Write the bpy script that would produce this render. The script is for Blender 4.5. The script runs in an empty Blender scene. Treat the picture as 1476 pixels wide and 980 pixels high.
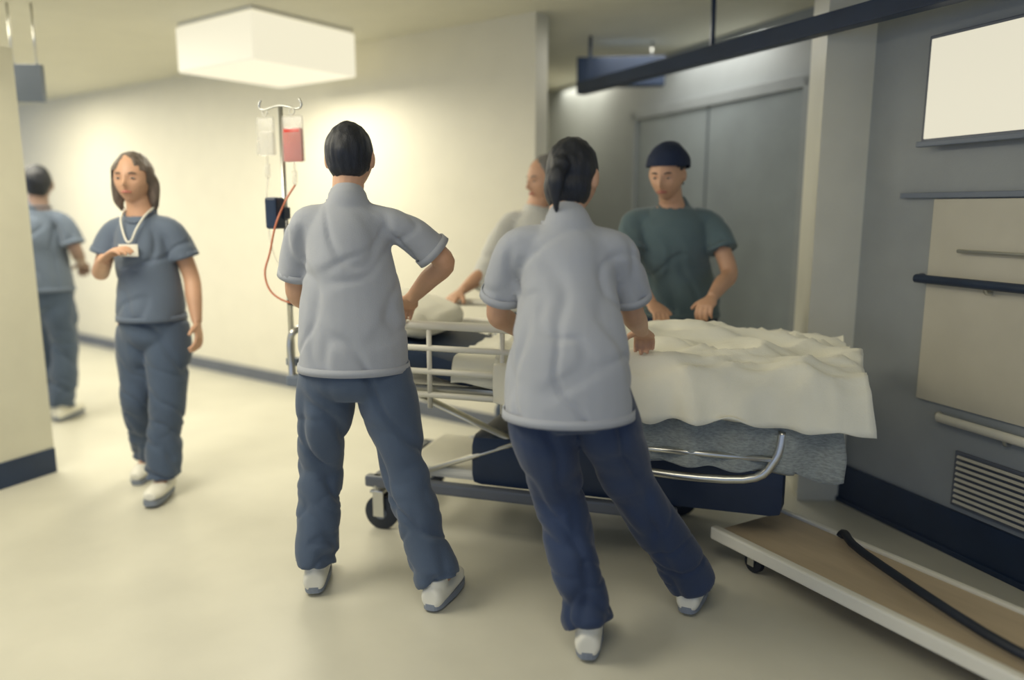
import bpy, bmesh, math, random
from mathutils import Vector, Matrix, noise
random.seed(4)
V = Vector
SC = bpy.context.scene
COL = SC.collection

# ------------------------------------------------------------------ camera, world, lights, exposure
cam_d = bpy.data.cameras.new('camera'); cam = bpy.data.objects.new('camera', cam_d); COL.objects.link(cam)
cam_d.sensor_width = 36.0; cam_d.lens = 26.83
PITCH = math.atan(190/1100)
cam.location = (0, 0, 1.35); cam.rotation_euler = (math.pi/2 - PITCH, 0, 0)
cam_d.dof.use_dof = True; cam_d.dof.focus_distance = 2.65; cam_d.dof.aperture_fstop = 0.6
cam_d.clip_start = 0.05
SC.camera = cam
w = bpy.data.worlds.new('world'); SC.world = w; w.use_nodes = True
w.node_tree.nodes['Background'].inputs[0].default_value = (0.50, 0.64, 0.98, 1)
w.node_tree.nodes['Background'].inputs[1].default_value = 0.75
SC.view_settings.view_transform = 'Standard'; SC.view_settings.look = 'None'
SC.view_settings.gamma = 1.0; SC.view_settings.exposure = 0.12

def area_light(name, loc, size, power, color, rot=(0, 0, 0), sy=None):
    d = bpy.data.lights.new(name, 'AREA'); d.energy = power; d.color = color
    d.size = size
    if sy: d.shape = 'RECTANGLE'; d.size_y = sy
    o = bpy.data.objects.new(name, d); COL.objects.link(o); o.location = loc; o.rotation_euler = rot
    return o
WARM = (1.0, 0.93, 0.75)
area_light('corridor_fill_light', (-3.3, 4.4, 2.36), 1.2, 54, WARM, (0, 0, -0.63))  # unseen area lights added under the ceiling to light the corridor
area_light('corridor_fill_light', (-2.0, 2.2, 2.36), 1.2, 46, WARM)
area_light('corridor_fill_light', (-0.1, 0.6, 2.36), 1.2, 16, WARM)
area_light('corridor_fill_light', (-4.6, 6.2, 2.36), 1.2, 55, WARM)
area_light('recess_fill_light', (1.0, 4.9, 2.36), 0.9, 11, (1.0, .97, .88))  # added fill lights without fixtures, brightening the dark recess
area_light('recess_fill_light', (.75, 6.6, 2.36), 0.8, 12, (1.0, .94, .78))

# ------------------------------------------------------------------ materials
def mat(name, rgb, rough=0.6, metal=0.0, var=0.06, scale=6.0, bump=0.0, bscale=60.0, stretch=None, emit=0.0, sheen=0.0, trans=0.0, alpha=1.0):
    m = bpy.data.materials.new(name); m.use_nodes = True
    nt = m.node_tree; N = nt.nodes; L = nt.links; b = N['Principled BSDF']
    tc = N.new('ShaderNodeTexCoord'); mp = N.new('ShaderNodeMapping'); L.new(tc.outputs['Object'], mp.inputs[0])
    if stretch: mp.inputs['Scale'].default_value = stretch
    no = N.new('ShaderNodeTexNoise'); no.inputs['Scale'].default_value = scale; no.inputs['Detail'].default_value = 4
    L.new(mp.outputs[0], no.inputs['Vector'])
    cr = N.new('ShaderNodeValToRGB')
    cr.color_ramp.elements[0].position = .3; cr.color_ramp.elements[1].position = .7
    cr.color_ramp.elements[0].color = tuple(max(0, c*(1-var)) for c in rgb)+(1,)
    cr.color_ramp.elements[1].color = tuple(min(1, c*(1+var)) for c in rgb)+(1,)
    L.new(no.outputs['Fac'], cr.inputs[0]); L.new(cr.outputs[0], b.inputs['Base Color'])
    b.inputs['Roughness'].default_value = rough; b.inputs['Metallic'].default_value = metal
    if sheen: b.inputs['Sheen Weight'].default_value = sheen
    if trans: b.inputs['Transmission Weight'].default_value = trans
    if alpha < 1: b.inputs['Alpha'].default_value = alpha
    if emit:
        for l_ in list(b.inputs['Base Color'].links): L.remove(l_)
        b.inputs['Base Color'].default_value = (.15, .15, .13, 1)
        b.inputs['Emission Color'].default_value = tuple(rgb)+(1,); b.inputs['Emission Strength'].default_value = emit
    if bump:
        n2 = N.new('ShaderNodeTexNoise'); n2.inputs['Scale'].default_value = bscale; n2.inputs['Detail'].default_value = 3
        L.new(mp.outputs[0], n2.inputs['Vector'])
        bp = N.new('ShaderNodeBump'); bp.inputs['Strength'].default_value = bump; bp.inputs['Distance'].default_value = .004
        L.new(n2.outputs['Fac'], bp.inputs['Height']); L.new(bp.outputs[0], b.inputs['Normal'])
    return m
M = dict(
    cream=mat('cream_wall_paint', (.74, .71, .585), .55, bump=.15, bscale=90, var=.02),
    door=mat('cream_door_laminate', (.62, .60, .47), .45, var=.03, bump=.05),
    ceil=mat('ceiling_plaster', (.66, .645, .54), .8, var=.02, bump=.2, bscale=40),
    floor=mat('pale_vinyl_floor', (.60, .585, .49), .33, var=.05, scale=3.0, bump=.03, bscale=120),
    grey=mat('shaded_grey_blue_wall', (.31, .335, .345), .5, var=.04, bump=.12, bscale=80),  # shade on the right-hand walls is put into this grey-blue base colour
    greyl=mat('light_grey_panel', (.56, .53, .43), .4, var=.04, bump=.05),
    bluewall=mat('slate_blue_door', (.27, .305, .32), .4, var=.06),
    pier=mat('lit_pier_tone', (.74, .72, .60), .5, var=.03, bump=.1),  # paler than the right wall: lamp light on the pier put into its colour
    navy=mat('navy_vinyl', (.014, .030, .068), .45, var=.15),
    skirt=mat('slate_skirting', (.12, .135, .165), .4, var=.08),
    sign=mat('slate_sign_plastic', (.16, .19, .24), .4, var=.05),
    chrome=mat('brushed_steel', (.62, .62, .58), .28, metal=.9, var=.05),
    white=mat('white_enamel', (.80, .78, .68), .35, var=.03),
    black=mat('black_rubber', (.012, .018, .03), .55, var=.2),
    sheet=mat('white_cotton_sheet', (.84, .82, .69), .8, var=.03, bump=.3, bscale=220, sheen=.2),
    blanket=mat('grey_woven_blanket', (.30, .33, .32), .9, var=.25, scale=60, stretch=(1, 1, 3), bump=.8, bscale=150, sheen=.3),
    mattress=mat('navy_mattress_cover', (.030, .055, .11), .5, var=.1),
    tan=mat('tan_trolley_deck', (.50, .40, .27), .5, var=.08, scale=4, stretch=(1, 6, 1)),
    skin=mat('skin', (.62, .36, .23), .5, var=.08, scale=9, bump=.1, bscale=150),
    skin_dark=mat('skin_tanned', (.30, .20, .16), .5, var=.08, scale=9, bump=.1, bscale=150),
    hair_black=mat('black_hair', (.010, .013, .022), .45, var=.4, scale=40, stretch=(3, 3, .4), bump=.6, bscale=160),
    hair_brown=mat('brown_hair', (.13, .10, .08), .5, var=.35, scale=40, stretch=(3, 3, .4), bump=.6, bscale=160),
    hair_grey=mat('grey_brown_hair', (.20, .19, .18), .55, var=.3, scale=40, stretch=(3, 3, .4), bump=.6, bscale=160),
    scrub_pale=mat('pale_blue_grey_scrubs', (.37, .39, .43), .85, var=.05, scale=5, bump=.25, bscale=260, sheen=.2),
    scrub_pale2=mat('light_grey_scrubs', (.40, .42, .46), .85, var=.05, scale=5, bump=.25, bscale=260, sheen=.2),
    scrub_mid=mat('slate_blue_scrubs', (.12, .155, .215), .85, var=.07, scale=5, bump=.25, bscale=260, sheen=.2),
    trous=mat('slate_trousers', (.065, .095, .150), .85, var=.10, scale=5, bump=.25, bscale=260, sheen=.2),
    trous_navy=mat('navy_trousers', (.018, .036, .090), .85, var=.12, scale=5, bump=.25, bscale=260, sheen=.2),
    tunic=mat('grey_teal_tunic', (.20, .245, .26), .85, var=.08, scale=5, bump=.25, bscale=260, sheen=.2),
    teal=mat('teal_scrubs', (.105, .16, .18), .85, var=.08, scale=5, bump=.25, bscale=260, sheen=.2),
    coat=mat('pale_cotton_coat', (.62, .62, .58), .85, var=.04, scale=5, bump=.25, bscale=260, sheen=.2),
    shoe=mat('white_shoe_leather', (.78, .76, .66), .5, var=.04, bump=.1),
    sole=mat('grey_shoe_sole', (.22, .25, .30), .6, var=.1),
    eye=mat('eye_white', (.50, .47, .43), .2, var=.02),
    iris=mat('dark_iris', (.03, .02, .015), .15, var=.1),
    lip=mat('lip', (.48, .17, .13), .4, var=.05),
    capblue=mat('navy_cap_cloth', (.010, .020, .055), .8, var=.15, bump=.3, bscale=200),
    blood=mat('blood_red_fluid', (.62, .045, .03), .2, var=.15),
    bag=mat('clear_infusion_bag', (.86, .84, .76), .15, var=.03, alpha=.30),
    tube_red=mat('pinkish_red_line', (.66, .22, .12), .3, var=.05),
    lampglow=mat('opal_lamp_diffuser', (1.0, .93, .70), .5, var=.01, emit=.78),
    boxglow=mat('light_box_diffuser', (1.0, .94, .74), .5, var=.01, emit=.66),
)
# ------------------------------------------------------------------ helpers
def link(name, me, m=None, parent=None):
    o = bpy.data.objects.new(name, me); COL.objects.link(o)
    if m: me.materials.append(M[m])
    if parent: o.parent = parent
    return o
def bm_obj(name, bm, m=None, parent=None, smooth=True, angle=None):
    bmesh.ops.recalc_face_normals(bm, faces=bm.faces)
    me = bpy.data.meshes.new(name); bm.to_mesh(me); bm.free()
    if smooth:
        for p in me.polygons: p.use_smooth = True
        if angle: me.set_sharp_from_angle(angle=math.radians(angle))
    return link(name, me, m, parent)
def thing(name, label, cat, loc=(0, 0, 0), rz=0, group=None):
    o = bpy.data.objects.new(name, None); COL.objects.link(o); o.location = loc; o.rotation_euler = (0, 0, rz)
    o.empty_display_size = .1
    o['label'] = label; o['category'] = cat
    if group: o['group'] = group
    return o
def tag(o, label, cat, group=None):
    o['label'] = label; o['category'] = cat
    if group: o['group'] = group
    return o
def struct(o, label=None, cat=None):
    o['kind'] = 'structure'
    if label: o['label'] = label
    if cat: o['category'] = cat
    return o
def box(bm, c, s, rz=0, bev=0.0, rot=None):
    g = bmesh.ops.create_cube(bm, size=1.0)
    vs = g['verts']
    mt = Matrix.Translation(c) @ (rot if rot else Matrix.Rotation(rz, 4, 'Z')) @ Matrix.Diagonal((s[0], s[1], s[2], 1))
    bmesh.ops.transform(bm, matrix=mt, verts=vs)
    if bev:
        es = list({e for v in vs for e in v.link_edges})
        bmesh.ops.bevel(bm, geom=es, offset=bev, segments=2, affect='EDGES', profile=.6)
def prism(bm, pts, z0, z1):
    n = len(pts)
    a = [bm.verts.new((p[0], p[1], z0)) for p in pts]; b = [bm.verts.new((p[0], p[1], z1)) for p in pts]
    bm.faces.new(a[::-1]); bm.faces.new(b)
    for i in range(n): bm.faces.new((a[i], a[(i+1) % n], b[(i+1) % n], b[i]))
def wall_strip(bm, p, q, t, z0, z1):
    "vertical slab whose face runs p-q, thickness t to the left of p->q"
    p = V(p); q = V(q); d = (q-p).normalized(); n = V((-d.y, d.x))*t
    prism(bm, [p, q, q+n, p+n], z0, z1)
def catmull(P, k):
    out = []
    n = len(P)
    for i in range(n-1):
        a = P[max(i-1, 0)]; b = P[i]; c = P[i+1]; d = P[min(i+2, n-1)]
        for j in range(k):
            t = j/k
            out.append([.5*((2*b[m]) + (-a[m]+c[m])*t + (2*a[m]-5*b[m]+4*c[m]-d[m])*t*t + (-a[m]+3*b[m]-3*c[m]+d[m])*t**3) for m in range(len(b))])
    out.append(list(P[-1]))
    return out
def tube(bm, pts, radii, seg=12, k=5, ref=None, cap=True):
    """swept tube through pts; radii float or (a,b) per point; a lies along ref"""
    if not isinstance(radii, (list, tuple)): radii = [radii]*len(pts)
    R = [(r, r) if not isinstance(r, (list, tuple)) else r for r in radii]
    D = catmull([[*p, *r] for p, r in zip(pts, R)], k) if k > 1 else [[*p, *r] for p, r in zip(pts, R)]
    C = [V(d[:3]) for d in D]; n = len(C); rings = []
    x = V(ref).normalized() if ref else None
    for i in range(n):
        t = (C[min(i+1, n-1)] - C[max(i-1, 0)])
        t = t.normalized() if t.length > 1e-9 else V((0, 0, 1))
        if x is None:
            x = t.cross(V((0, 0, 1)));
            if x.length < .1: x = t.cross(V((0, 1, 0)))
        xx = (x - t*x.dot(t))
        xx = xx.normalized() if xx.length > 1e-6 else t.orthogonal().normalized()
        x = V(ref).normalized() if ref else xx
        y = t.cross(xx)
        a, b = max(D[i][3], .0005), max(D[i][4], .0005)
        rings.append([bm.verts.new(C[i] + xx*a*math.cos(q) + y*b*math.sin(q)) for q in [2*math.pi*j/seg for j in range(seg)]])
    for r, s in zip(rings, rings[1:]):
        for j in range(seg): bm.faces.new((r[j], r[(j+1) % seg], s[(j+1) % seg], s[j]))
    if cap:
        bm.faces.new(rings[0][::-1]); bm.faces.new(rings[-1])
def ell(bm, c, r, axes=None, seg=16):
    g = bmesh.ops.create_uvsphere(bm, u_segments=seg, v_segments=seg//2+2, radius=1.0)
    A = Matrix.Identity(4)
    if axes:
        for j, ax in enumerate(axes):
            for i in range(3): A[i][j] = ax[i]
    bmesh.ops.transform(bm, matrix=Matrix.Translation(c) @ A @ Matrix.Diagonal((r[0], r[1], r[2], 1)), verts=g['verts'])
def remesh(name, bm, m, parent, voxel, smooth=3, disp=None):
    "union of overlapping closed pieces as one continuous surface"
    bmesh.ops.recalc_face_normals(bm, faces=bm.faces)
    me = bpy.data.meshes.new(name); bm.to_mesh(me); bm.free()
    o = bpy.data.objects.new(name, me); COL.objects.link(o)
    r = o.modifiers.new('r', 'REMESH'); r.mode = 'VOXEL'; r.voxel_size = voxel; r.use_smooth_shade = True
    if smooth:
        s = o.modifiers.new('s', 'SMOOTH'); s.factor = .5; s.iterations = smooth
    dg = bpy.context.evaluated_depsgraph_get(); dg.update()
    me2 = bpy.data.meshes.new_from_object(o.evaluated_get(dg))
    o.modifiers.clear(); o.data = me2; me2.name = name; bpy.data.meshes.remove(me)
    if disp:
        ns = [v.normal.copy() for v in me2.vertices]
        for v, n_ in zip(me2.vertices, ns): v.co += n_*disp(v.co, n_)
    for p in me2.polygons: p.use_smooth = True
    me2.materials.clear(); me2.materials.append(M[m])
    if parent: o.parent = parent
    return o
def ridge(p): return 1-2*abs(noise.noise(p))

# ------------------------------------------------------------------ the setting
CH = 2.40
bm = bmesh.new(); box(bm, (-1.5, 4.0, -.05), (14, 15, .1)); struct(bm_obj('floor', bm, 'floor', smooth=False))
bm = bmesh.new(); box(bm, (-1.5, 4.0, CH+.05), (14, 15, .1)); struct(bm_obj('ceiling', bm, 'ceil', smooth=False))
A0, A1, A2 = (-7.45, 9.90), (0.13, 4.38), (0.20, 7.3)
bm = bmesh.new(); wall_strip(bm, A1, A0, -.12, 0, CH); struct(bm_obj('wall_back', bm, 'cream', smooth=False))
bm = bmesh.new(); wall_strip(bm, (.20, 4.48), A2, .10, 0, CH); struct(bm_obj('wall_return', bm, 'cream', smooth=False))
bm = bmesh.new(); wall_strip(bm, (.1, 7.3), (1.2, 7.3), .10, 0, CH); struct(bm_obj('wall_end', bm, 'cream', smooth=False))
bm = bmesh.new()
wall_strip(bm, A1, A0, .015, 0, .095); wall_strip(bm, A1, A0, .022, 0, .02)
struct(bm_obj('baseboard_back', bm, 'skirt', smooth=False))
# recess wall (right of the corridor, set back) with double door
B0, B1 = V((1.80, 3.78)), V((.45, 7.0))
Bd = (B1-B0).normalized()
bm = bmesh.new(); wall_strip(bm, B0, V((.3, 7.36)), -.10, 0, CH); struct(bm_obj('wall_recess', bm, 'grey', smooth=False))
drz = math.atan2(Bd.y, Bd.x)
dr = bpy.data.objects.new('door_2', None); COL.objects.link(dr); struct(dr)
dr.location = (*(B0+Bd*1.35), 0); dr.rotation_euler = (0, 0, drz)
for s in (-1, 1):
    bm = bmesh.new(); box(bm, (s*.42, .02, 1.0), (.82, .035, 1.97), bev=.004); lf = bm_obj('door_leaf', bm, 'bluewall', dr, smooth=False)
    bm = bmesh.new(); tube(bm, [(s*.09, .04, .95), (s*.09, .09, .97), (s*.09, .09, 1.2), (s*.09, .04, 1.22)], .011, 8, 4); bm_obj('pull_handle', bm, 'chrome', lf)
    bm = bmesh.new(); box(bm, (s*.42, .045, .15), (.76, .006, .24)); bm_obj('kick_plate', bm, 'chrome', lf, smooth=False)
bm = bmesh.new()
for s in (-1, 1): box(bm, (s*.87, .025, 1.02), (.07, .06, 2.04), bev=.005)
box(bm, (0, .025, 2.02), (1.81, .06, .07), bev=.005)
bm_obj('door_frame', bm, 'grey', dr, smooth=False)
# pier
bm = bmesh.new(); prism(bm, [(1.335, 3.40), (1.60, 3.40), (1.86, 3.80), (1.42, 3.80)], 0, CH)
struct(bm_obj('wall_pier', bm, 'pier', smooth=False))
# right wall
def Cx(y): return 1.58+(3.3-y)*.36
C0, C1 = V((Cx(3.42), 3.42)), V((Cx(.2), .2))
Cd = (C1-C0).normalized(); Cn = V((Cd.y, -Cd.x))       # Cn points into the corridor
if Cn.x > 0: Cn = -Cn
bm = bmesh.new(); prism(bm, [C0, C1, C1-Cn*.1, C0-Cn*.1], 0, CH); struct(bm_obj('wall_right', bm, 'grey', smooth=False))
crz = math.atan2(Cd.y, Cd.x)
def onC(y, off, z):
    p = V((Cx(y), y))+Cn*off
    return V((p.x, p.y, z))
def cbar(bm, y0, y1, off, z, th, ht, bev=.003):
    a, b = onC(y0, off, z), onC(y1, off, z); box(bm, (a+b)/2, ((b-a).length, th, ht), crz, bev)
bm = bmesh.new(); cbar(bm, 3.41, .3, .009, .09, .018, .18); cbar(bm, 3.41, .3, .013, .012, .028, .024); struct(bm_obj('baseboard_right', bm, 'navy', smooth=False))
bm = bmesh.new(); cbar(bm, 3.05, .3, .008, .985, .014, .80); struct(bm_obj('trim_1', bm, 'greyl', smooth=False))
bm = bmesh.new(); cbar(bm, 3.2, .3, .012, 1.40, .022, .022); struct(bm_obj('trim_2', bm, 'sign', smooth=False))
# header beam across the recess mouth
bm = bmesh.new()
p, q = V((.44, 5.08)), V((2.01, 1.90)); d = (q-p)
box(bm, ((p.x+q.x)/2, (p.y+q.y)/2, 2.10), (d.length, .07, .075), math.atan2(d.y, d.x), .006)
for t in (.03, .35, .7):
    c = p+d*t; box(bm, (c.x, c.y, 2.265), (.02, .02, .27))
struct(bm_obj('trim_3', bm, 'navy', smooth=False))
# open door at the left edge
E0, E1 = V((-2.37, 3.80)), V((-2.76, 2.95))
dd = (E1-E0); L_ = dd.length; erz = math.atan2(dd.y, dd.x)
d1 = bpy.data.objects.new('door_1', None); COL.objects.link(d1); struct(d1)
d1.location = (E0.x, E0.y, 0); d1.rotation_euler = (0, 0, erz)
bm = bmesh.new(); box(bm, (L_/2, -.022, 1.055), (L_, .044, 2.09), bev=.004); lf = bm_obj('door_leaf', bm, 'door', d1, smooth=False)
bm = bmesh.new(); box(bm, (L_/2, .004, .065), (L_-.005, .01, .13), bev=.002); bm_obj('kick_strip', bm, 'navy', lf, smooth=False)
bm = bmesh.new(); box(bm, (.32, .035, 2.03), (.28, .06, .075), bev=.008); cl = bm_obj('door_closer', bm, 'skirt', lf, smooth=False)
bm = bmesh.new(); box(bm, (L_-.02, .02, 1.05), (.02, .02, .12), bev=.003); bm_obj('hinge', bm, 'chrome', lf, smooth=False)

# hanging signs
def hang_sign(label, x, y, rz, w_, zc, h_, m='sign', t_=.04):
    t = thing('hanging_sign', label, 'sign', (x, y, zc-h_/2), rz)
    bm = bmesh.new(); box(bm, (0, 0, h_/2), (w_, t_, h_), bev=.006); bm_obj('sign_panel', bm, m, t, smooth=False)
    for s in (-1, 1):
        bm = bmesh.new(); tube(bm, [(s*w_*.35, 0, h_-.01), (s*w_*.35, 0, CH-zc+h_/2)], .006, 8, 1); bm_obj('hanger_rod', bm, 'chrome', t)
    return t
hang_sign('dark navy blank panel hanging from the ceiling above the people on the right', .70, 5.15, -.10, .56, 2.215, .18, 'navy', .10)
hang_sign('small slate grey blank sign hanging behind the open cream door', -2.56, 4.2, .1, .17, 2.0, .19)

# ceiling luminaire: opal box, square, turned with the corridor
lt = thing('ceiling_lamp', 'large square glowing opal lamp box under the ceiling', 'lamp', (-1.44, 4.72, 2.12), -.63)
bm = bmesh.new(); box(bm, (0, 0, .13), (.72, .72, .25), bev=.012); bm_obj('diffuser', bm, 'lampglow', lt, smooth=False)
bm = bmesh.new(); box(bm, (0, 0, .27), (.70, .70, .02), bev=.003); bm_obj('mounting_plate', bm, 'white', lt, smooth=False)
pl = bpy.data.lights.new('lamp_glow', 'AREA'); pl.energy = 16; pl.color = WARM; pl.size = .65
o = bpy.data.objects.new('lamp_glow', pl); COL.objects.link(o); o.location = (-1.44, 4.72, 2.10); o.rotation_euler = (0, 0, -.63)

# light box, handrail, bumper and grille on the right wall
a, b = 3.10, 2.42
c0 = onC((a+b)/2, .002, 1.80); lb = thing('wall_light_box', 'bright framed light box mounted high on the right grey wall', 'light box', c0, crz)
wl = (onC(a, 0, 0)-onC(b, 0, 0)).length
sgn = 1 if (Matrix.Rotation(crz, 3, 'Z') @ V((0, 1, 0))).xy.dot(Cn) > 0 else -1
bm = bmesh.new(); box(bm, (0, sgn*.025, 0), (wl, .05, .40), bev=.006); bm_obj('housing', bm, 'skirt', lb, smooth=False)
bm = bmesh.new(); box(bm, (0, sgn*.052, .0), (wl-.035, .012, .37), bev=.003); bm_obj('screen', bm, 'boxglow', lb, smooth=False)
bm = bmesh.new(); box(bm, (0, sgn*.055, -.205), (wl+.01, .03, .022), bev=.004); bm_obj('film_ledge', bm, 'sign', lb, smooth=False)
def rail_on_wall(name, label, cat, y0, y1, z, r, off, m):
    c = onC(y0, 0, z); t = thing(name, label, cat, c)
    bm = bmesh.new(); tube(bm, [onC(y0, .0, z)-c, onC(y0-.02, off, z)-c, onC(y1, off, z)-c], [(r, r)]*3, 12, 1); bm_obj('rail', bm, m, t)
    for f in (.12, .4, .7):
        y = y0+(y1-y0)*f
        bm = bmesh.new(); tube(bm, [onC(y, .0, z-.03)-c, onC(y, off*.7, z-.03)-c, onC(y, off, z-.005)-c], .008, 8, 3); bm_obj('bracket', bm, 'chrome', t)
rail_on_wall('handrail', 'dark handrail fixed along the right grey wall', 'handrail', 3.08, .6, 1.075, .017, .06, 'navy')
rail_on_wall('cable_rail', 'thin bright steel rail above the dark handrail on right wall', 'rail', 2.93, .6, 1.19, .007, .04, 'chrome')
rail_on_wall('bumper_rail', 'pale bumper rail low on the right wall above the vent', 'rail', 2.95, .6, .535, .018, .03, 'white')
c = onC(2.55, 0, .31); g = thing('wall_vent', 'slatted pale vent grille low on the right wall', 'vent', c, crz)
bm = bmesh.new(); box(bm, (0, sgn*.006, 0), (.66, .012, .22), bev=.003); bm_obj('vent_frame', bm, 'skirt', g, smooth=False)
sl = None
for i in range(9):
    if sl is None:
        bm = bmesh.new(); box(bm, (0, 0, 0), (.62, .016, .011), rot=Matrix.Rotation(.5*sgn, 4, 'X')); sl = bm_obj('slat', bm, 'greyl', g, smooth=False); s_ = sl
    else:
        s_ = sl.copy(); COL.objects.link(s_)
    s_.location = (0, sgn*.018, -.09+i*.0225)

# ------------------------------------------------------------------ people
def frame(f, u=(0, 0, 1)):
    f = V(f).normalized(); r = f.cross(V(u)).normalized(); u = r.cross(f).normalized()
    return r, f, u
def head_shape(bm, c, r, f, u, seg=40, s=1.0):
    start = len(bm.verts)
    g = bmesh.ops.create_uvsphere(bm, u_segments=seg, v_segments=seg*3//4, radius=1.0)
    for v in g['verts']:
        x, y, z = v.co
        X, Y, Z = x*.076, y*.093, z*.113
        if z < 0:
            k = -z; X *= 1-.30*k**1.6
            if y > 0: Y += .014*k*y
            else: Y *= 1-.35*k
        if y > 0: Y *= 1-.06*abs(x)
        def G(cx, cz, sx, sz): return math.exp(-((x-cx)/sx)**2-((z-cz)/sz)**2) if y > 0 else 0
        Y += .022*G(0, -.20, .13, .13)+.012*G(0, -.03, .09, .20)          # nose
        Y -= .009*(G(.36, .05, .17, .12)+G(-.36, .05, .17, .12))           # sockets
        Y += .004*(G(.36, .22, .25, .08)+G(-.36, .22, .25, .08))           # brows
        Y += .007*G(0, -.50, .26, .07)-.003*G(0, -.50, .22, .018)+.006*G(0, -.80, .22, .12)-.004*G(0, -.64, .25, .06)
        X += .004*(1 if x > 0 else -1)*(G(.62, -.18, .2, .2)+G(-.62, -.18, .2, .2))
        v.co = V(c) + (r*X+f*Y+u*Z)*s
def hand(bm, wr, fw, side, curl=.5, pal=None, s=1.0):
    """fw: hand direction; pal: palm normal; side: thumb direction sign along cross"""
    fw = V(fw).normalized(); pal = V(pal) if pal else V((0, 0, -1))
    pal = (pal-fw*pal.dot(fw)).normalized(); lat = fw.cross(pal).normalized()*side    # toward thumb
    wr = V(wr)
    tube(bm, [wr-fw*.02, wr+fw*.02, wr+fw*.055, wr+fw*.088], [(.024, .017), (.032, .015), (.041, .014), (.037, .011)], 14, 4, ref=lat)
    for i, (o_, L, rr) in enumerate(((.030, .070, .0088), (.010, .078, .0092), (-.010, .072, .0088), (-.029, .056, .0078))):
        p = wr+fw*.080+lat*o_; d = (fw+lat*o_*2.5).normalized(); P = [p-d*.02, p]
        a = 0
        for j, q in enumerate((.42, .32, .26)):
            a += curl*(.7, .9, .7)[j]
            dd_ = (d*math.cos(a)+pal*math.sin(a)); P.append(P[-1]+dd_*L*q)
        tube(bm, P, [rr, rr*1.05, rr, rr*.92, rr*.75], 9, 3)
    p = wr+fw*.025+lat*.022
    d = (fw*.7+lat*.75+pal*.25).normalized()
    tube(bm, [p-d*.015, p+d*.018, p+d*.042, p+d*.064+fw*.008+pal*.008*curl], [.012, .0125, .0105, .008], 10, 3)
def person(name, label, base, J, face, look_up=(0, 0, 1), shirt='scrub_pale', trousers='trous', skin='skin', hair='hair_black', style='short',
           shirt_len=.0, w_=1.0, hems=(.03, .03), palms=None, feet=None, flip_cols=None, sleeve=.78, curl=(.8, .8), tunic=None, extras=True, hs=1.0, voxel=.005, cap=False, neck_v=False, loose=1.0):
    base = V(base)
    t = thing(name, label, 'person', base)
    J = {k: V(v)-base for k, v in J.items()}
    pel, neck, hd = J['pel'], J['neck'], J['head']
    shL, shR, hipL, hipR = J['shL'], J['shR'], J['hipL'], J['hipR']
    sm = (shL+shR)/2; hm = (hipL+hipR)/2
    sx = (shR-shL).normalized(); hx = (hipR-hipL).normalized()
    sw = (shR-shL).length/2
    r, f, u = frame(face, look_up)
    bf = V((0, 0, 1)).cross(sx).normalized()        # body forward
    # --- body
    bm = bmesh.new()
    waist = pel*.45+sm*.55-V((0, 0, .04))
    rr = [(.12, .09), (.155*w_, .105), (.125*w_, .092), (sw*.80, .095), (sw*.66, .070), (.058, .058), (.052, .058)]
    tube(bm, [pel-V((0, 0, .10)), pel, waist, sm-V((0, 0, .13)), sm-V((0, 0, .03)), neck, neck+(hd-neck)*.3], rr, 20, 4, ref=sx)
    tube(bm, [neck-(hd-neck).normalized()*.05, neck, hd-f*.012-u*.02], [(.058, .056), (.053, .056), (.054, .060)], 16, 4, ref=sx)
    head_shape(bm, hd, r, f, u, s=hs)
    for s in (-1, 1):
        ell(bm, hd+(r*s*.077-f*.008-u*.004)*hs, (.010, .018, .031), (r+f*.3*s, f, u), 12)
    for s, sh, el, wr, i in ((-1, shL, J['elL'], J['wrL'], 0), (1, shR, J['elR'], J['wrR'], 1)):
        inn = sh-sx*s*.045
        tube(bm, [inn-V((0, 0, .035)), sh-V((0, 0, .030))-sx*s*.012, (sh+el)/2-V((0, 0, .008)), el, el*.55+wr*.45, wr], [.040, .042, .040, .038, .037, (.027, .022)], 14, 5)
        fw = (wr-el).normalized(); hd_dir = (palms[i][0] if palms and palms[i][0] else fw)
        hand(bm, wr, hd_dir, (palms[i][2] if palms else 1), curl[i], palms[i][1] if palms else None, s=1)
    for hp, kn, an, i in ((hipL, J['knL'], J['anL'], 0), (hipR, J['knR'], J['anR'], 1)):
        tube(bm, [hp+V((0, 0, .05)), hp*.6+kn*.4, kn, kn*.65+an*.35, an], [.080, .073, .052, .050, .034], 14, 5)
        fd = V(feet[i]).normalized(); fd3 = V(fd)
        tube(bm, [an-fd3*.02-V((0, 0, .01)), an+fd3*.05-V((0, 0, .035)), an+fd3*.13-V((0, 0, .055))], [(.030, .03), (.034, .026), (.036, .018)], 12, 4, ref=fd.cross(V((0, 0, 1))))
    body = remesh('body', bm, skin, t, voxel, 2)
    # --- face bits
    for s in (-1, 1):
        ec = hd+(r*s*.030+f*.0800+u*.006)*hs
        bm = bmesh.new(); ell(bm, ec, (.0105, .0065, .0052), (r, f, u), 12); e_ = bm_obj('eye', bm, 'eye', t)
        bm = bmesh.new(); ell(bm, ec+f*.0040, (.0052, .0036, .0050), (r, f, u), 10); bm_obj('iris', bm, 'iris', e_)
        bm = bmesh.new(); tube(bm, [ec-r*.0115-f*.001, ec+u*.0045+f*.0052, ec+r*.0115-f*.001], .0022, 8, 4); bm_obj('eyelid', bm, skin, e_)
        bm = bmesh.new(); tube(bm, [hd+r*s*.014+f*.0865+u*.024, hd+r*s*.030+f*.0865+u*.029, hd+r*s*.046+f*.0755+u*.025], [.0025, .003, .0015], 8, 3); bm_obj('eyebrow', bm, hair, t)
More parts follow.
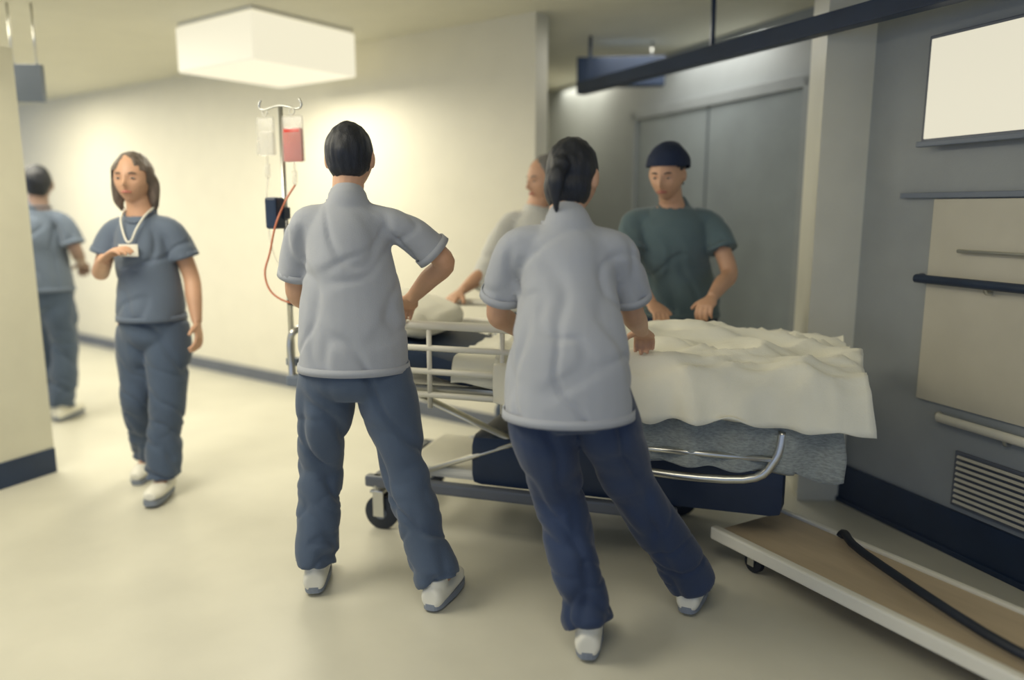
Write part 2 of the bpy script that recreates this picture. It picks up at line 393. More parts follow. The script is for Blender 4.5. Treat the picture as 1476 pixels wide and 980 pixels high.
    bm = bmesh.new(); tube(bm, [hd-r*.024+f*.088-u*.056, hd+f*.099-u*.054, hd+r*.024+f*.088-u*.056], [(.002, .003), (.005, .006), (.002, .003)], 8, 5); bm_obj('lips', bm, 'lip', t)
    # --- hair
    bm = bmesh.new()
    hc = hd-f*.014+u*.020
    ell(bm, hc, (.080 if style in ('short', 'ponytail') else .086, .094, .102), (r, f, u), 28)
    if style == 'short':
        ell(bm, hd-f*.036-u*.022, (.066, .062, .058), (r, f, u), 20)
    else:
        ell(bm, hd-f*.036-u*.034, (.074, .066, .078), (r, f, u), 20)
    if style == 'bun':
        ell(bm, hd-f*.112+u*.015, (.042, .040, .042), (r, f, u), 16)
    if style == 'ponytail':
        ell(bm, hd-f*.105+u*.010, (.030, .034, .030), (r, f, u), 14)
        tube(bm, [hd-f*.10+u*.01, hd-f*.130-u*.02, hd-f*.125-u*.07, hd-f*.110-u*.13], [.020, .024, .020, .007], 12, 4)
    if style == 'long':
        for s in (-1, 1): tube(bm, [hd+r*s*.060+u*.05, hd+r*s*.080-f*.015-u*.02, hd+r*s*.078-f*.02-u*.10, hd+r*s*.066-f*.03-u*.15], [.026, .025, .024, .008], 12, 4)
    hr = remesh('hair', bm, hair, t, .006, 2, lambda c, n: .0035*noise.noise(V((c.x*70, c.y*70, c.z*10)))+.004*noise.noise(c*18))
    # carve the face opening: drop hair in front of the hairline
    bm = bmesh.new(); bm.from_mesh(hr.data)
    kill = []
    for v in bm.verts:
        q = v.co-hd; x, y, z = q.dot(r), q.dot(f), q.dot(u)
        if y > .035 and z < .052-.30*abs(x) : kill.append(v)
        elif y > .010 and z < .02 and style != 'long': kill.append(v)
    bmesh.ops.delete(bm, geom=kill, context='VERTS')
    bm.to_mesh(hr.data); bm.free()
    if cap:
        bm = bmesh.new()
        ell(bm, hc+u*.008-f*.006, (.100, .110, .116), (r, f, u), 28)
        ell(bm, hc+u*.02-f*.035, (.086, .082, .088), (r, f, u), 20)
        cp = remesh('surgical_cap', bm, cap, t, .006, 2, lambda c, n: .004*noise.noise(c*22))
        bm = bmesh.new(); bm.from_mesh(cp.data)
        kill = [v for v in bm.verts if (v.co-hd).dot(u) < .035-.4*max(0, -(v.co-hd).dot(f))+.25*max(0, (v.co-hd).dot(f))]
        bmesh.ops.delete(bm, geom=kill, context='VERTS'); bm.to_mesh(cp.data); bm.free()
        bm = bmesh.new()
        for s in (-1, 1): tube(bm, [hd-f*.108-u*.012, hd-f*.125+r*s*.02-u*.035, hd-f*.12+r*s*.03-u*.08], [(.004, .010)]*3, 8, 4)
        bm_obj('cap_tie', bm, cap, t)
    # --- shirt
    def fold_shirt(c, n):
        q = c*1.0+V((.03*noise.noise(c*6), .03*noise.noise(c*6+V((9, 0, 0))), .03*noise.noise(c*6+V((0, 9, 0)))))
        n1 = noise.noise(V((q.x*5+q.z*2.2, q.y*5, q.z*2.0-q.x*2.5))+base*3); n2 = noise.noise(V((q.x*4-q.z*4, q.y*6, q.z*4.5))+base*5)
        k = max(0, min(1, (neck.z-.01-c.z)/.10))
        return k*(.006*noise.noise(V((c.x*5, c.y*5, c.z*2.4))+base*3)-.010*math.exp(-(n1/.09)**2)-.007*math.exp(-(n2/.08)**2)+.003)
    bm = bmesh.new()
    hemp = pel-V((0, 0, .02+shirt_len))
    wd = .175*w_*loose; 
    chain = [hemp, pel+V((0, 0, .05)), waist, sm-V((0, 0, .14)), sm-V((0, 0, .035)), sm+V((0, 0, .022)), sm+V((0, 0, .045)), neck-(hd-neck).normalized()*.006]
    lo_ = 1.10 if shirt_len > .05 else 1.0
    rad = [(wd*1.02*lo_, .142*lo_), (wd*(1+(lo_-1)*.4), .136), (.158*w_*loose, .122), (sw*.93, .130), (sw*.88, .106), (sw*.66, .080), (sw*.44, .070), (.070, .068)]
    tube(bm, chain, rad, 28, 5, ref=sx)
    ends = []
    for s, sh, el in ((-1, shL, J['elL']), (1, shR, J['elR'])):
        e = sh+(el-sh)*sleeve; inn = sh-sx*s*.08-V((0, 0, .020))
        tube(bm, [inn, sh+V((0, 0, -.030))-sx*s*.012, (sh+e)/2-V((0, 0, .006)), e], [.062, .056, .059, .067], 18, 5)
        ends.append((sh, e))
    sh_o = remesh('scrub_shirt', bm, shirt, t, .008, 7, fold_shirt)
    bm = bmesh.new(); tube(bm, [hemp+V((0, 0, .022)), hemp-V((0, 0, .004))], [(wd*1.015*lo_+.003, .143*lo_), (wd*1.03*lo_+.003, .145*lo_)], 40, 1, ref=sx, cap=False)
    h_ = bm_obj('hem', bm, shirt, sh_o)
    sd = h_.modifiers.new('t', 'SOLIDIFY'); sd.thickness = .004
    for a_, e in ends:
        d_ = (e-a_).normalized()
        bm = bmesh.new(); tube(bm, [e-d_*.022, e+d_*.003], [.068, .070], 24, 1, cap=False); o_ = bm_obj('cuff', bm, shirt, sh_o)
        sd = o_.modifiers.new('t', 'SOLIDIFY'); sd.thickness = .004
    # neckline
    bm = bmesh.new(); nc = neck-(hd-neck).normalized()*.010
    ring = []
    for i in range(28):
        a_ = 2*math.pi*i/28
        dip = .05 if neck_v and math.cos(a_) > 0 else .012
        y = math.cos(a_); ring.append(nc+sx*math.sin(a_)*.066+bf*y*(.068+(.012 if neck_v and y > 0 else 0))-V((0, 0, 1))*dip*max(0, y)**2)
    tube(bm, ring+[ring[0]], .0055, 8, 1); bm_obj('neckband', bm, shirt, sh_o)
    if tunic:
        bm = bmesh.new(); tp = tunic[0]
        tube(bm, [pel+V((0, 0, .10)), pel+V((0, 0, .02)), pel-V((0, 0, .12)), pel-V((0, 0, tp))], [(.165*w_, .126), (.178*w_, .138), (.19*w_, .150), (.205*w_, .165)], 28, 5, ref=sx)
        remesh('wrapped_gown', bm, tunic[1], t, .009, 5, lambda c, n: .009*noise.noise(V((c.x*9, c.y*9, c.z*3)))+.005*ridge(V((c.x*6, c.y*6, c.z*2.4))))
        bm = bmesh.new(); tube(bm, [pel+V((0, 0, .115)), pel+V((0, 0, .085))], [(.176*w_, .136), (.178*w_, .138)], 32, 1, ref=sx)
        bm_obj('belt', bm, 'navy', t)
    # --- trousers
    def fold_tr(c, n):
        low = max(0, min(1, 1.1-c.z/.62))
        q = c+V((.03*noise.noise(c*7), .03*noise.noise(c*7+V((9, 0, 0))), .03*noise.noise(c*7+V((0, 9, 0)))))
        n1 = noise.noise(V((q.x*5+q.z*2, q.y*5, q.z*1.8))+base*2); n2 = noise.noise(V((q.x*3-q.z*2, q.y*3, q.z*6.5+q.x*5))+base)
        n3 = noise.noise(V((q.x*6+q.z*5, q.y*6, q.z*10-q.x*5))+base*4)
        return (.006*noise.noise(V((c.x*6, c.y*6, c.z*2.4))+base)-(.014-.006*low)*math.exp(-(n1/.11)**2)-(.003+.015*low)*math.exp(-(n2/.11)**2)-.010*low*low*math.exp(-(n3/.10)**2)+.006)
    bm = bmesh.new()
    tube(bm, [pel+V((0, 0, .10)), pel+V((0, 0, .02)), hm-V((0, 0, .02)), hm-V((0, 0, .07))], [(.150*w_, .108), (.168*w_, .122), (.168*w_, .122), (.13*w_, .09)], 24, 4, ref=hx)
    for hp, kn, an in ((hipL, J['knL'], J['anL']), (hipR, J['knR'], J['anR'])):
        e = an+(an-kn).normalized()*.012
        tube(bm, [hp+V((0, 0, .04)), hp*.75+kn*.25, hp*.4+kn*.6, kn, kn*.5+an*.5, e], [.088, .100, .088, .080, .077, .080], 20, 5)
    tr = remesh('trousers', bm, trousers, t, .008, 4, fold_tr)
    # --- shoes
    for i, (kn, an) in enumerate(((J['knL'], J['anL']), (J['knR'], J['anR']))):
        fd = V(feet[i]).normalized(); lat = fd.cross(V((0, 0, 1))).normalized(); up = lat.cross(fd).normalized()
        a_ = an-up*.050
        bm = bmesh.new()
        tube(bm, [a_-fd*.068, a_-fd*.055, a_-fd*.01, a_+fd*.06, a_+fd*.125, a_+fd*.168], [(.026, .034), (.038, .042), (.041, .048), (.044, .036), (.044, .028), (.026, .018)], 18, 4, ref=lat)
        tube(bm, [a_+up*.0-fd*.012, an+up*.012-fd*.014], [(.036, .046), (.040, .046)], 16, 2, ref=lat)
        s_o = remesh('shoe', bm, 'shoe', t, .005, 3)
        bm = bmesh.new(); sp = a_-up*.030
        n_ = 28; lo = []; hi = []
        pw_ = lambda a: math.copysign(abs(a)**.62, a)
        for q in range(n_):
            an_ = 2*math.pi*q/n_; L = .052+.122*pw_(math.cos(an_)); W = (.045 if math.cos(an_) > 0 else .040)*pw_(math.sin(an_))
            lo.append(bm.verts.new(sp+fd*L+lat*W-up*.010)); hi.append(bm.verts.new(sp+fd*L*1.0+lat*W+up*.012))
        bm.faces.new(lo[::-1]); bm.faces.new(hi)
        for q in range(n_): bm.faces.new((lo[q], lo[(q+1) % n_], hi[(q+1) % n_], hi[q]))
        bm_obj('sole', bm, 'sole', s_o, smooth=False)
        bm = bmesh.new()
        for q in range(3):
            p_ = a_+fd*(.035+q*.024)+up*(.040-q*.007); tube(bm, [p_-lat*.022, p_+up*.004, p_+lat*.022], .0028, 6, 3)
        bm_obj('laces', bm, 'white', s_o)
    return t
AW = (0, 1, 0)
# 1 man in the foreground, from behind
p1 = person('person', 'man in pale blue-grey scrubs seen from behind, elbow bent, pushing the stretcher', (-.50, 2.55, 0), dict(
    pel=(-.545, 2.58, .86), neck=(-.555, 2.62, 1.385), head=(-.55, 2.66, 1.515), shL=(-.705, 2.60, 1.325), shR=(-.395, 2.60, 1.325),
    elL=(-.760, 2.68, 1.06), wrL=(-.730, 2.90, .955), elR=(-.235, 2.66, 1.165), wrR=(-.375, 2.84, 1.02),
    hipL=(-.635, 2.58, .78), hipR=(-.450, 2.58, .78), knL=(-.69, 2.64, .44), knR=(-.37, 2.54, .44), anL=(-.705, 2.56, .105), anR=(-.255, 2.45, .10)),
    face=(.05, 1, -.05), shirt_len=.035, skin='skin', hair='hair_black', style='short', loose=1.04, w_=1.02,
    feet=((-.12, 1, 0), (.35, 1, -.0)), palms=((None, (0, 0, -1), -1), ((-.35, .75, -.45), (-.3, -.2, -1), 1)), curl=(.9, .7))
# 2 nurse walking towards us
p2 = person('person', 'woman with a lanyard badge walking towards us beside the cream wall', (-1.74, 3.55, 0), dict(
    pel=(-1.69, 3.55, .86), neck=(-1.70, 3.54, 1.345), head=(-1.71, 3.515, 1.480), shL=(-1.565, 3.55, 1.280), shR=(-1.830, 3.55, 1.280),
    elL=(-1.505, 3.58, 1.03), wrL=(-1.46, 3.50, .83), elR=(-1.905, 3.54, 1.06), wrR=(-1.79, 3.36, 1.13),
    hipL=(-1.62, 3.55, .78), hipR=(-1.765, 3.55, .78), knL=(-1.63, 3.50, .44), knR=(-1.80, 3.57, .44), anL=(-1.655, 3.46, .105), anR=(-1.85, 3.74, .13)),
    face=(.08, -1, -.05), shirt='scrub_mid', trousers='trous', skin='skin', hair='hair_brown', style='long', w_=.86,
    feet=((.05, -1, 0), (-.05, -1, -.25)), palms=((None, (-1, 0, 0), -1), ((.8, -.3, .5), (0, .2, -1), 1)), curl=(.5, .6), neck_v=True, sleeve=.62)
# 3 man far left, from behind, half hidden by the door
p3 = person('person', 'dark-haired man standing far left, half hidden by the open door', (-2.90, 4.80, 0), dict(
    pel=(-2.95, 4.80, .86), neck=(-2.93, 4.80, 1.37), head=(-2.935, 4.82, 1.495), shL=(-3.10, 4.80, 1.30), shR=(-2.79, 4.80, 1.30),
    elL=(-3.16, 4.82, 1.06), wrL=(-3.08, 4.98, .95), elR=(-2.725, 4.80, 1.08), wrR=(-2.80, 4.98, 1.0),
    hipL=(-3.03, 4.80, .78), hipR=(-2.87, 4.80, .78), knL=(-3.01, 4.86, .44), knR=(-2.87, 4.82, .44), anL=(-2.99, 4.86, .105), anR=(-2.90, 4.78, .105)),
    face=(-.5, 1, 0), shirt='scrub_mid', trousers='trous', skin='skin_dark', hair='hair_black', style='short',
    feet=((-.1, 1, 0), (.15, 1, 0)), palms=((None, (0, 0, -1), -1), (None, (0, 0, -1), 1)))
# 4 nurse leaning over the near side of the stretcher
p4 = person('person', 'dark-haired nurse striding beside the stretcher in a long light grey top', (.30, 2.25, 0), dict(
    pel=(.17, 2.22, .86), neck=(.16, 2.33, 1.315), head=(.185, 2.385, 1.440), shL=(.005, 2.31, 1.265), shR=(.325, 2.31, 1.255),
    elL=(-.045, 2.42, 1.02), wrL=(.02, 2.64, .93), elR=(.385, 2.42, 1.02), wrR=(.45, 2.62, .93),
    hipL=(.08, 2.22, .78), hipR=(.255, 2.22, .78), knL=(.15, 2.30, .44), knR=(.39, 2.34, .46), anL=(.235, 2.16, .105), anR=(.61, 2.42, .105)),
    face=(.45, 1, -.25), shirt='scrub_pale2', trousers='trous_navy', skin='skin', hair='hair_black', style='ponytail', shirt_len=.10,
    feet=((.15, 1, 0), (.45, 1, 0)), palms=((None, (0, 0, -1), -1), (None, (0, 0, -1), 1)))
# 5 colleague in teal behind the stretcher
p5 = person('person', 'colleague in teal scrubs and navy surgical cap bending over the far side of the stretcher', (.76, 3.60, 0), dict(
    pel=(.82, 3.66, .86), neck=(.735, 3.58, 1.375), head=(.700, 3.52, 1.500), shL=(.925, 3.58, 1.315), shR=(.555, 3.60, 1.315),
    elL=(.985, 3.46, 1.06), wrL=(.86, 3.27, .97), elR=(.53, 3.46, 1.05), wrR=(.60, 3.27, .95),
    hipL=(.90, 3.66, .78), hipR=(.73, 3.66, .78), knL=(.91, 3.62, .44), knR=(.72, 3.62, .44), anL=(.92, 3.68, .105), anR=(.70, 3.70, .105)),
    face=(-.55, -1, -.35), shirt='teal', trousers='trous_navy', skin='skin', hair='hair_black', style='short', cap='capblue',
    feet=((.1, -1, 0), (-.1, -1, 0)), palms=((None, (0, 0, -1), -1), (None, (0, 0, -1), 1)), neck_v=True, sleeve=.6)
# 6 person in a pale coat between stretcher and wall
p6 = person('person', 'person in a pale coat standing between the stretcher and the cream wall', (.10, 3.92, 0), dict(
    pel=(.09, 3.93, .86), neck=(.13, 3.90, 1.365), head=(.165, 3.88, 1.490), shL=(.28, 3.92, 1.30), shR=(-.03, 3.88, 1.295),
    elL=(.32, 3.80, 1.05), wrL=(.20, 3.62, .98), elR=(-.12, 3.78, 1.05), wrR=(-.24, 3.64, .96),
    hipL=(.17, 3.94, .78), hipR=(.01, 3.92, .78), knL=(.17, 3.90, .44), knR=(.00, 3.88, .44), anL=(.19, 3.94, .105), anR=(-.02, 3.93, .105)),
    face=(-1, -.55, -.2), shirt='coat', trousers='trous', skin='skin', hair='hair_grey', style='short', sleeve=1.35,
    feet=((-.1, -1, 0), (-.2, -1, 0)), palms=((None, (0, 0, -1), -1), (None, (0, 0, -1), 1)))
# extras worn by the people
def child(parent, name, bm, m, base, **k):
    bmesh.ops.translate(bm, vec=-V(base), verts=bm.verts); return bm_obj(name, bm, m, parent, **k)
b2 = (-1.74, 3.55, 0)
bm = bmesh.new(); tube(bm, [(-1.765, 3.535, 1.350), (-1.748, 3.450, 1.300), (-1.715, 3.412, 1.215), (-1.69, 3.408, 1.205), (-1.668, 3.425, 1.26), (-1.645, 3.47, 1.320), (-1.635, 3.535, 1.352)], .0045, 8, 5)
child(p2, 'lanyard', bm, 'white', b2)
bm = bmesh.new(); box(bm, (-1.70, 3.402, 1.165), (.085, .006, .055), bev=.002); child(p2, 'badge', bm, 'white', b2, smooth=False)
b1 = (-.50, 2.55, 0)
# ------------------------------------------------------------------ stretcher
O = V((-.80, 3.10, 0)); Ux = V((.956, -.293, 0)).normalized(); Nx = V((.293, .956, 0)).normalized()
grz = math.atan2(Ux.y, Ux.x)
st = thing('hospital_stretcher', 'wheeled hospital stretcher with steel side rails in the middle of the corridor', 'stretcher', O, grz)
LEN, WID = 2.02, .64
def st_obj(name, fn, m, parent=st, **k):
    bm = bmesh.new(); fn(bm); return bm_obj(name, bm, m, parent, **k)
st_obj('platform', lambda b: box(b, (LEN/2, WID/2, .635), (LEN, WID, .05), bev=.015), 'white', smooth=False)
def matt(b):
    box(b, (1.32, WID/2, .705), (1.36, WID-.04, .09), bev=.025)
    box(b, (.36, WID/2, .765), (.66, WID-.04, .09), bev=.025, rot=Matrix.Rotation(.24, 4, 'Y'))
st_obj('mattress', matt, 'mattress', angle=40)
st_obj('side_bar', lambda b: box(b, (LEN/2, -.014, .64), (LEN+.02, .028, .045), bev=.01), 'chrome', smooth=False)
st_obj('side_bar', lambda b: box(b, (LEN/2, WID+.014, .64), (LEN+.02, .028, .045), bev=.01), 'chrome', smooth=False)
def srail(y, x0, x1, ztop, zlo, nb=3, m='white'):
    r = st_obj('side_rail', lambda b: tube(b, [(x0, y, zlo), (x0+.01, y, ztop-.05), (x0+.06, y, ztop), (x1-.06, y, ztop), (x1-.01, y, ztop-.05), (x1, y, zlo)], .017, 12, 5), m)
    for i in range(nb):
        z = zlo+(ztop-zlo)*(i+.35)/(nb+.25)
        st_obj('rail_bar', lambda b: tube(b, [(x0+.005, y, z), (x1-.005, y, z)], (.012, .012) and .012, 10, 1), m, r)
    for xx in (x0+(x1-x0)*.33, x0+(x1-x0)*.66):
        st_obj('rail_post', lambda b: tube(b, [(xx, y, zlo-.02), (xx, y, ztop)], .010, 10, 1), m, r)
srail(-.05, .22, 1.12, .90, .60)
srail(WID+.05, .22, 1.12, .90, .60)
lr = st_obj('lowered_rail', lambda b: tube(b, [(1.22, -.06, .60), (1.24, -.07, .50), (1.32, -.07, .42), (1.70, -.07, .42), (1.80, -.07, .50), (1.82, -.06, .60)], .015, 12, 5), 'chrome')
st_obj('rail_bar', lambda b: tube(b, [(1.26, -.07, .50), (1.79, -.07, .50)], .011, 10, 1), 'chrome', lr)
# head-end frame and push handles
hf_ = st_obj('head_frame', lambda b: tube(b, [(-.03, .02, .60), (-.13, .02, .63), (-.15, .03, .70), (-.15, .03, .80), (-.13, .06, .845), (-.12, .32, .85), (-.13, WID-.06, .845), (-.15, WID-.03, .80), (-.15, WID-.03, .70), (-.13, WID-.02, .63), (-.03, WID-.02, .60)], .015, 12, 5), 'chrome')
st_obj('bumper', lambda b: box(b, (-.13, .03, .63), (.07, .06, .05), bev=.012), 'sign', smooth=False)
st_obj('bumper', lambda b: box(b, (-.13, WID-.03, .63), (.07, .06, .05), bev=.012), 'sign', smooth=False)
for y in (.08, WID-.08):
    st_obj('push_handle', lambda b: tube(b, [(.0, y, .64), (-.06, y, .80), (-.10, y, .93), (-.18, y, .96)], [.013, .013, .014, .016], 10, 4), 'black')
# undercarriage
BX0, BX1 = .22, 1.42
def basef(b):
    for y in (.06, WID-.06): box(b, ((BX0+BX1)/2, y, .21), (BX1-BX0+.1, .045, .05), bev=.012)
    for x in (BX0, BX1): box(b, (x, WID/2, .21), (.05, WID-.08, .05), bev=.012)
st_obj('base_frame', basef, 'skirt', smooth=False)
for s, yy in ((1, .09), (-1, .11), (1, WID-.11), (-1, WID-.09)):
    za, zb = (.23, .61) if s > 0 else (.61, .23)
    st_obj('scissor_arm', lambda b: tube(b, [(.34, yy, za), (1.30, yy, zb)], [(.024, .012), (.024, .012)], 8, 1), 'chrome')
st_obj('linen_tray', lambda b: box(b, (.82, WID/2, .265), (1.0, .46, .05), bev=.02), 'white', smooth=False)
st_obj('hydraulic_column', lambda b: tube(b, [(.82, WID/2, .22), (.82, WID/2, .45), (.82, WID/2, .46), (.82, WID/2, .62)], [.06, .06, .04, .04], 20, 1), 'black')
def shade_block(b):  # dark solid added in place of the deep shade under the stretcher
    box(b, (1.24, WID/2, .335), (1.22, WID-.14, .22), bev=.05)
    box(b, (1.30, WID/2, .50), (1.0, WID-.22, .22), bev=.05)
st_obj('under_shade_block', shade_block, 'navy', angle=40)
def caster(x, y):
    c = st_obj('caster', lambda b: (tube(b, [(x, y, .22), (x, y, .165)], .022, 12, 1), box(b, (x+.015, y-.026, .115), (.05, .008, .11), bev=.003), box(b, (x+.015, y+.026, .115), (.05, .008, .11), bev=.003), box(b, (x+.008, y, .168), (.06, .060, .014), bev=.004)), 'chrome', smooth=False)
    st_obj('wheel', lambda b: tube(b, [(x+.02, y-.019, .075), (x+.02, y-.013, .075), (x+.02, y+.013, .075), (x+.02, y+.019, .075)], [.064, .075, .075, .064], 28, 1), 'black', c, angle=40)
    st_obj('hub_cap', lambda b: tube(b, [(x+.02, y-.022, .075), (x+.02, y+.022, .075)], .028, 16, 1), 'sign', c, angle=40)
for x in (BX0, BX1):
    for y in (.06, WID-.06): caster(x, y)
# IV pole on the head end
PXl, PYl = -.19, .10
ip = st_obj('infusion_pole', lambda b: tube(b, [(PXl, PYl, .60), (PXl, PYl, 1.76)], [.013, .010], 12, 1), 'chrome')
st_obj('pole_hook', lambda b: (tube(b, [(PXl-.09, PYl, 1.79), (PXl-.10, PYl, 1.765), (PXl-.08, PYl, 1.75), (PXl, PYl, 1.765), (PXl+.08, PYl, 1.75), (PXl+.10, PYl, 1.765), (PXl+.09, PYl, 1.79)], .005, 8, 4)), 'chrome', ip)
st_obj('pole_bracket', lambda b: box(b, (PXl+.05, PYl-.02, .70), (.12, .04, .035), bev=.008), 'sign', ip, smooth=False)
st_obj('flow_pump', lambda b: (box(b, (PXl-.015, PYl-.05, 1.33), (.055, .07, .13), bev=.012), box(b, (PXl, PYl-.015, 1.33), (.04, .05, .05), bev=.006)), 'navy', ip, smooth=False)
def stw(x, y, z): return O+Ux*x+Nx*y+V((0, 0, z))
def ivbag(label, c, w_, h_, m, fluid, lvl, name='infusion_bag'):
    t = thing(name, label, 'infusion bag', c, grz)
    bm = bmesh.new()
    box(bm, (0, 0, -h_/2-.02), (w_, .030, h_), bev=.013)
    for v in bm.verts: v.co.y *= 1-.7*max(0, (v.co.z+.02+h_*.25)/(h_*.25)) if v.co.z > -.02-h_*.25 else 1
    bm_obj('bag', bm, m, t, angle=50)
    bm = bmesh.new(); box(bm, (0, 0, -.02-h_+h_*lvl/2+.003), (w_*.86, .020, h_*lvl), bev=.009); bm_obj('fluid', bm, fluid, t, angle=50)
    bm = bmesh.new(); tube(bm, [(0, 0, -.022), (-.012, 0, -.006), (0, 0, .008), (.012, 0, -.006), (0, 0, -.022)], .003, 6, 4); bm_obj('hanger_loop', bm, 'white', t)
    bm = bmesh.new(); tube(bm, [(0, 0, -.02-h_), (0, 0, -.05-h_), (0, 0, -.053-h_), (0, 0, -.10-h_), (0, 0, -.115-h_)], [.005, .005, .011, .011, .004], 10, 1); bm_obj('drip_chamber', bm, 'bag', t)
    return t
ivbag('clear infusion bag hanging on the left hook of the pole', stw(PXl-.075, PYl, 1.745), .085, .16, 'bag', 'bag', .6)
ivbag('red-filled blood bag hanging on the right hook of the pole', stw(PXl+.06, PYl-.01, 1.745), .10, .19, 'bag', 'blood', .72, 'blood_bag')
bm = bmesh.new()
P0 = stw(PXl+.06, PYl-.01, 1.445)
pts = [P0, stw(PXl+.03, PYl-.04, 1.38), stw(PXl+.01, PYl-.09, 1.28), stw(PXl-.03, PYl-.08, 1.17), stw(PXl-.06, PYl-.08, 1.08), stw(PXl-.03, PYl-.08, 1.00), stw(PXl+.05, PYl-.06, .96), stw(PXl+.13, PYl-.02, .99), stw(PXl+.22, PYl+.06, 1.0), stw(.10, .20, .95)]
tube(bm, [p-P0 for p in pts], .0042, 8, 6); tb = bm_obj('infusion_line', bm, 'tube_red'); tb.location = P0
tag(tb, 'thin orange-red tube looping down from the blood bag to the stretcher', 'tube')
bm = bmesh.new()
P0 = stw(PXl-.075, PYl, 1.475)
pts = [P0, stw(PXl-.075, PYl-.02, 1.35), stw(PXl-.05, PYl-.02, 1.15), stw(PXl+.04, PYl-.0, 1.04), stw(PXl+.12, PYl+.05, .98), stw(.06, .26, .93)]
tube(bm, [p-P0 for p in pts], .0035, 8, 6); tb = bm_obj('clear_line', bm, 'bag'); tb.location = P0
tag(tb, 'thin clear tube falling from the clear infusion bag', 'tube')
# pillow, sheets, blanket
bm = bmesh.new(); g_ = bmesh.ops.create_uvsphere(bm, u_segments=40, v_segments=24, radius=1)
for v in bm.verts:
    x, y, z = v.co
    sq = lambda a: math.copysign(abs(a)**.55, a)
    v.co = V((sq(x)*.20, sq(y)*.27, sq(z)*.065*(1-.3*abs(sq(x))**3)+.010*noise.noise(V((x*3, y*3, z)))))
pw = bm_obj('pillow', bm, 'sheet'); pw.location = stw(.27, WID/2, .900); pw.rotation_euler = (0, .24, grz)
tag(pw, 'white pillow on the raised head end of the stretcher', 'pillow')
def cloth(name, label, cat, m, s0, s1, prof, amp, seed, n=(90, 70), heap=None, group=None, rag=.03):
    """cloth draped over the stretcher; prof = list of (y,z) from far side over the top and down the near side"""
    D = catmull([list(p) for p in prof], 10); L = [0]
    for a_, b_ in zip(D, D[1:]): L.append(L[-1]+math.dist(a_, b_))
    bm = bmesh.new(); grid = []
    for i in range(n[0]+1):
        s = s0+(s1-s0)*i/n[0]; row = []
        for j in range(n[1]+1):
            l = L[-1]*j/n[1]; k = 0
            while k < len(L)-2 and L[k+1] < l: k += 1
            q = (l-L[k])/(L[k+1]-L[k]); y = D[k][0]*(1-q)+D[k+1][0]*q; z = D[k][1]*(1-q)+D[k+1][1]*q
            hang = max(0, min(1, (.73-z)/.12)) if y < .1 else 0
            e = amp*ridge(V((s*3.2+y*3.0, y*7, seed)))+amp*.7*ridge(V((s*6-y*5, y*16, seed+3)))
            if heap: z += heap(s, y)*(1-hang)
            zz = z+abs(e)*(1-hang)+.006
            yy = y-(abs(e)*1.1+.025*(.5+.5*math.sin(s*38+2*noise.noise(V((s*3, z*3, seed))))))*hang
            if j == n[1]: zz += rag*noise.noise(V((s*7, 0, seed)))
            row.append(bm.verts.new((s+rag*.8*noise.noise(V((y*6, z*6, seed)))*(1 if i in (0, n[0]) else .4), yy, zz)))
        grid.append(row)
    for i in range(n[0]):
        for j in range(n[1]): bm.faces.new((grid[i][j], grid[i+1][j], grid[i+1][j+1], grid[i][j+1]))
    o = bm_obj(name, bm, m); o.location = O; o.rotation_euler = (0, 0, grz)
    sd = o.modifiers.new('thickness', 'SOLIDIFY'); sd.thickness = .006; sd.offset = 1
    tag(o, label, cat, group); return o
def heapf(s, y):
    return .075*math.exp(-((s-1.50)/.24)**2-((y-.34)/.20)**2)+.045*math.exp(-((s-1.05)/.22)**2-((y-.30)/.18)**2)+.03*math.exp(-((s-1.85)/.12)**2-((y-.3)/.25)**2)
cloth('bed_sheet', 'rumpled white sheet heaped on the foot end of the stretcher', 'sheet', 'sheet', .78, 2.08,
      [(.60, .70), (.62, .76), (.50, .775), (.30, .775), (.10, .775), (.00, .768), (-.055, .735), (-.075, .68), (-.085, .62)], .042, 2.1, heap=heapf, rag=.05)
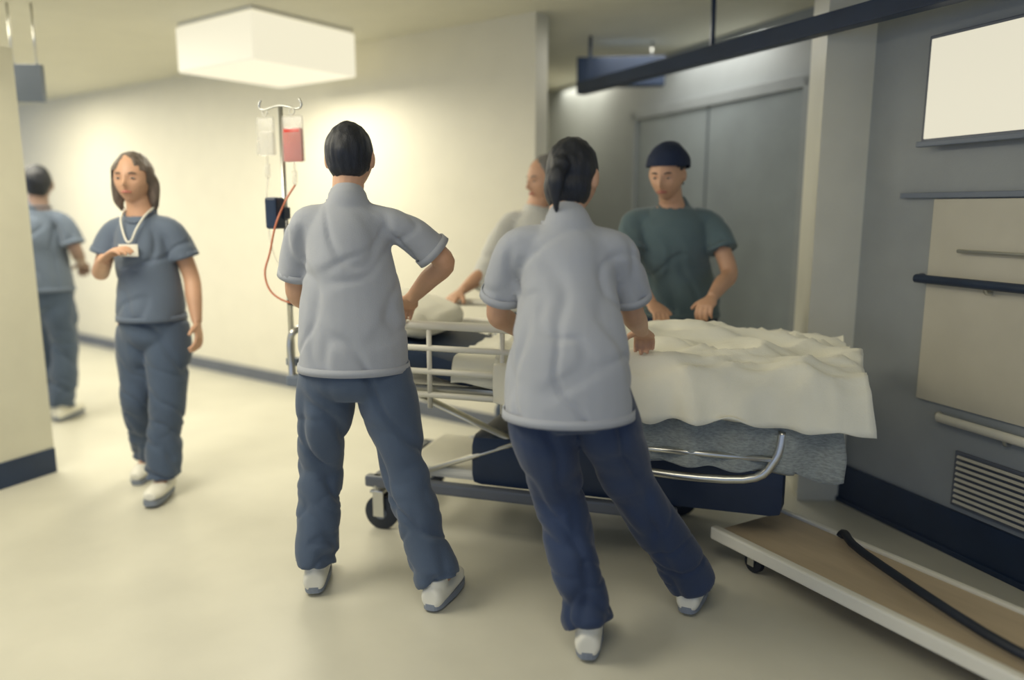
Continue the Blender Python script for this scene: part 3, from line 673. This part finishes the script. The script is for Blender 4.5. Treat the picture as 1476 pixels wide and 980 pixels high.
cloth('blanket', 'grey woven blanket hanging over the near edge of the stretcher foot end', 'blanket', 'blanket', 1.30, 2.02,
      [(.30, .752), (.20, .752), (.06, .750), (-.015, .735), (-.035, .68), (-.042, .58), (-.045, .50), (-.045, .44)], .004, 7.7, rag=.04)
cloth('drawsheet', 'white draw sheet laid flat across the middle of the stretcher', 'sheet', 'sheet', .60, .92,
      [(.60, .72), (.61, .762), (.45, .768), (.25, .768), (.06, .766), (.00, .75), (-.015, .70), (-.02, .665)], .008, 4.2, rag=.015)

# ------------------------------------------------------------------ low platform trolley at the lower right
tq0 = V((.80, 2.76)); tdir = V((.50, -.865)).normalized(); tn = V((.865, .5))
trz = math.atan2(tdir.y, tdir.x)
tt = thing('platform_trolley', 'low platform trolley with tan deck and pale steel edge at lower right', 'trolley', (tq0.x, tq0.y, 0), trz)
W_, L2 = .33, 1.25
sg = 1
def tobj(n, fn, m, par=tt, **k):
    bm = bmesh.new(); fn(bm); return bm_obj(n, bm, m, par, **k)
tobj('deck', lambda b: box(b, (L2/2, W_/2, .125), (L2, W_, .03), bev=.006), 'tan', smooth=False)
tobj('edge_bar', lambda b: box(b, (L2/2, -.018, .125), (L2+.04, .034, .05), bev=.008), 'white', smooth=False)
tobj('edge_bar', lambda b: box(b, (L2/2, W_+.012, .125), (L2+.04, .024, .05), bev=.006), 'white', smooth=False)
tobj('folded_handle', lambda b: tube(b, [(.30, .30, .155), (.32, .30, .175), (.45, .22, .175), (.95, .06, .175), (1.2, .04, .175)], .015, 10, 4), 'black')
for x in (.12, L2-.12):
    for y in (.06, W_-.06):
        c = tobj('caster', lambda b: (box(b, (x, y, .095), (.05, .045, .03), bev=.005), box(b, (x, y-.02, .06), (.03, .006, .06)), box(b, (x, y+.02, .06), (.03, .006, .06))), 'chrome', smooth=False)
        tobj('wheel', lambda b: tube(b, [(x, y-.014, .04), (x, y-.01, .04), (x, y+.01, .04), (x, y+.014, .04)], [.034, .040, .040, .034], 20, 1), 'black', c, angle=40)
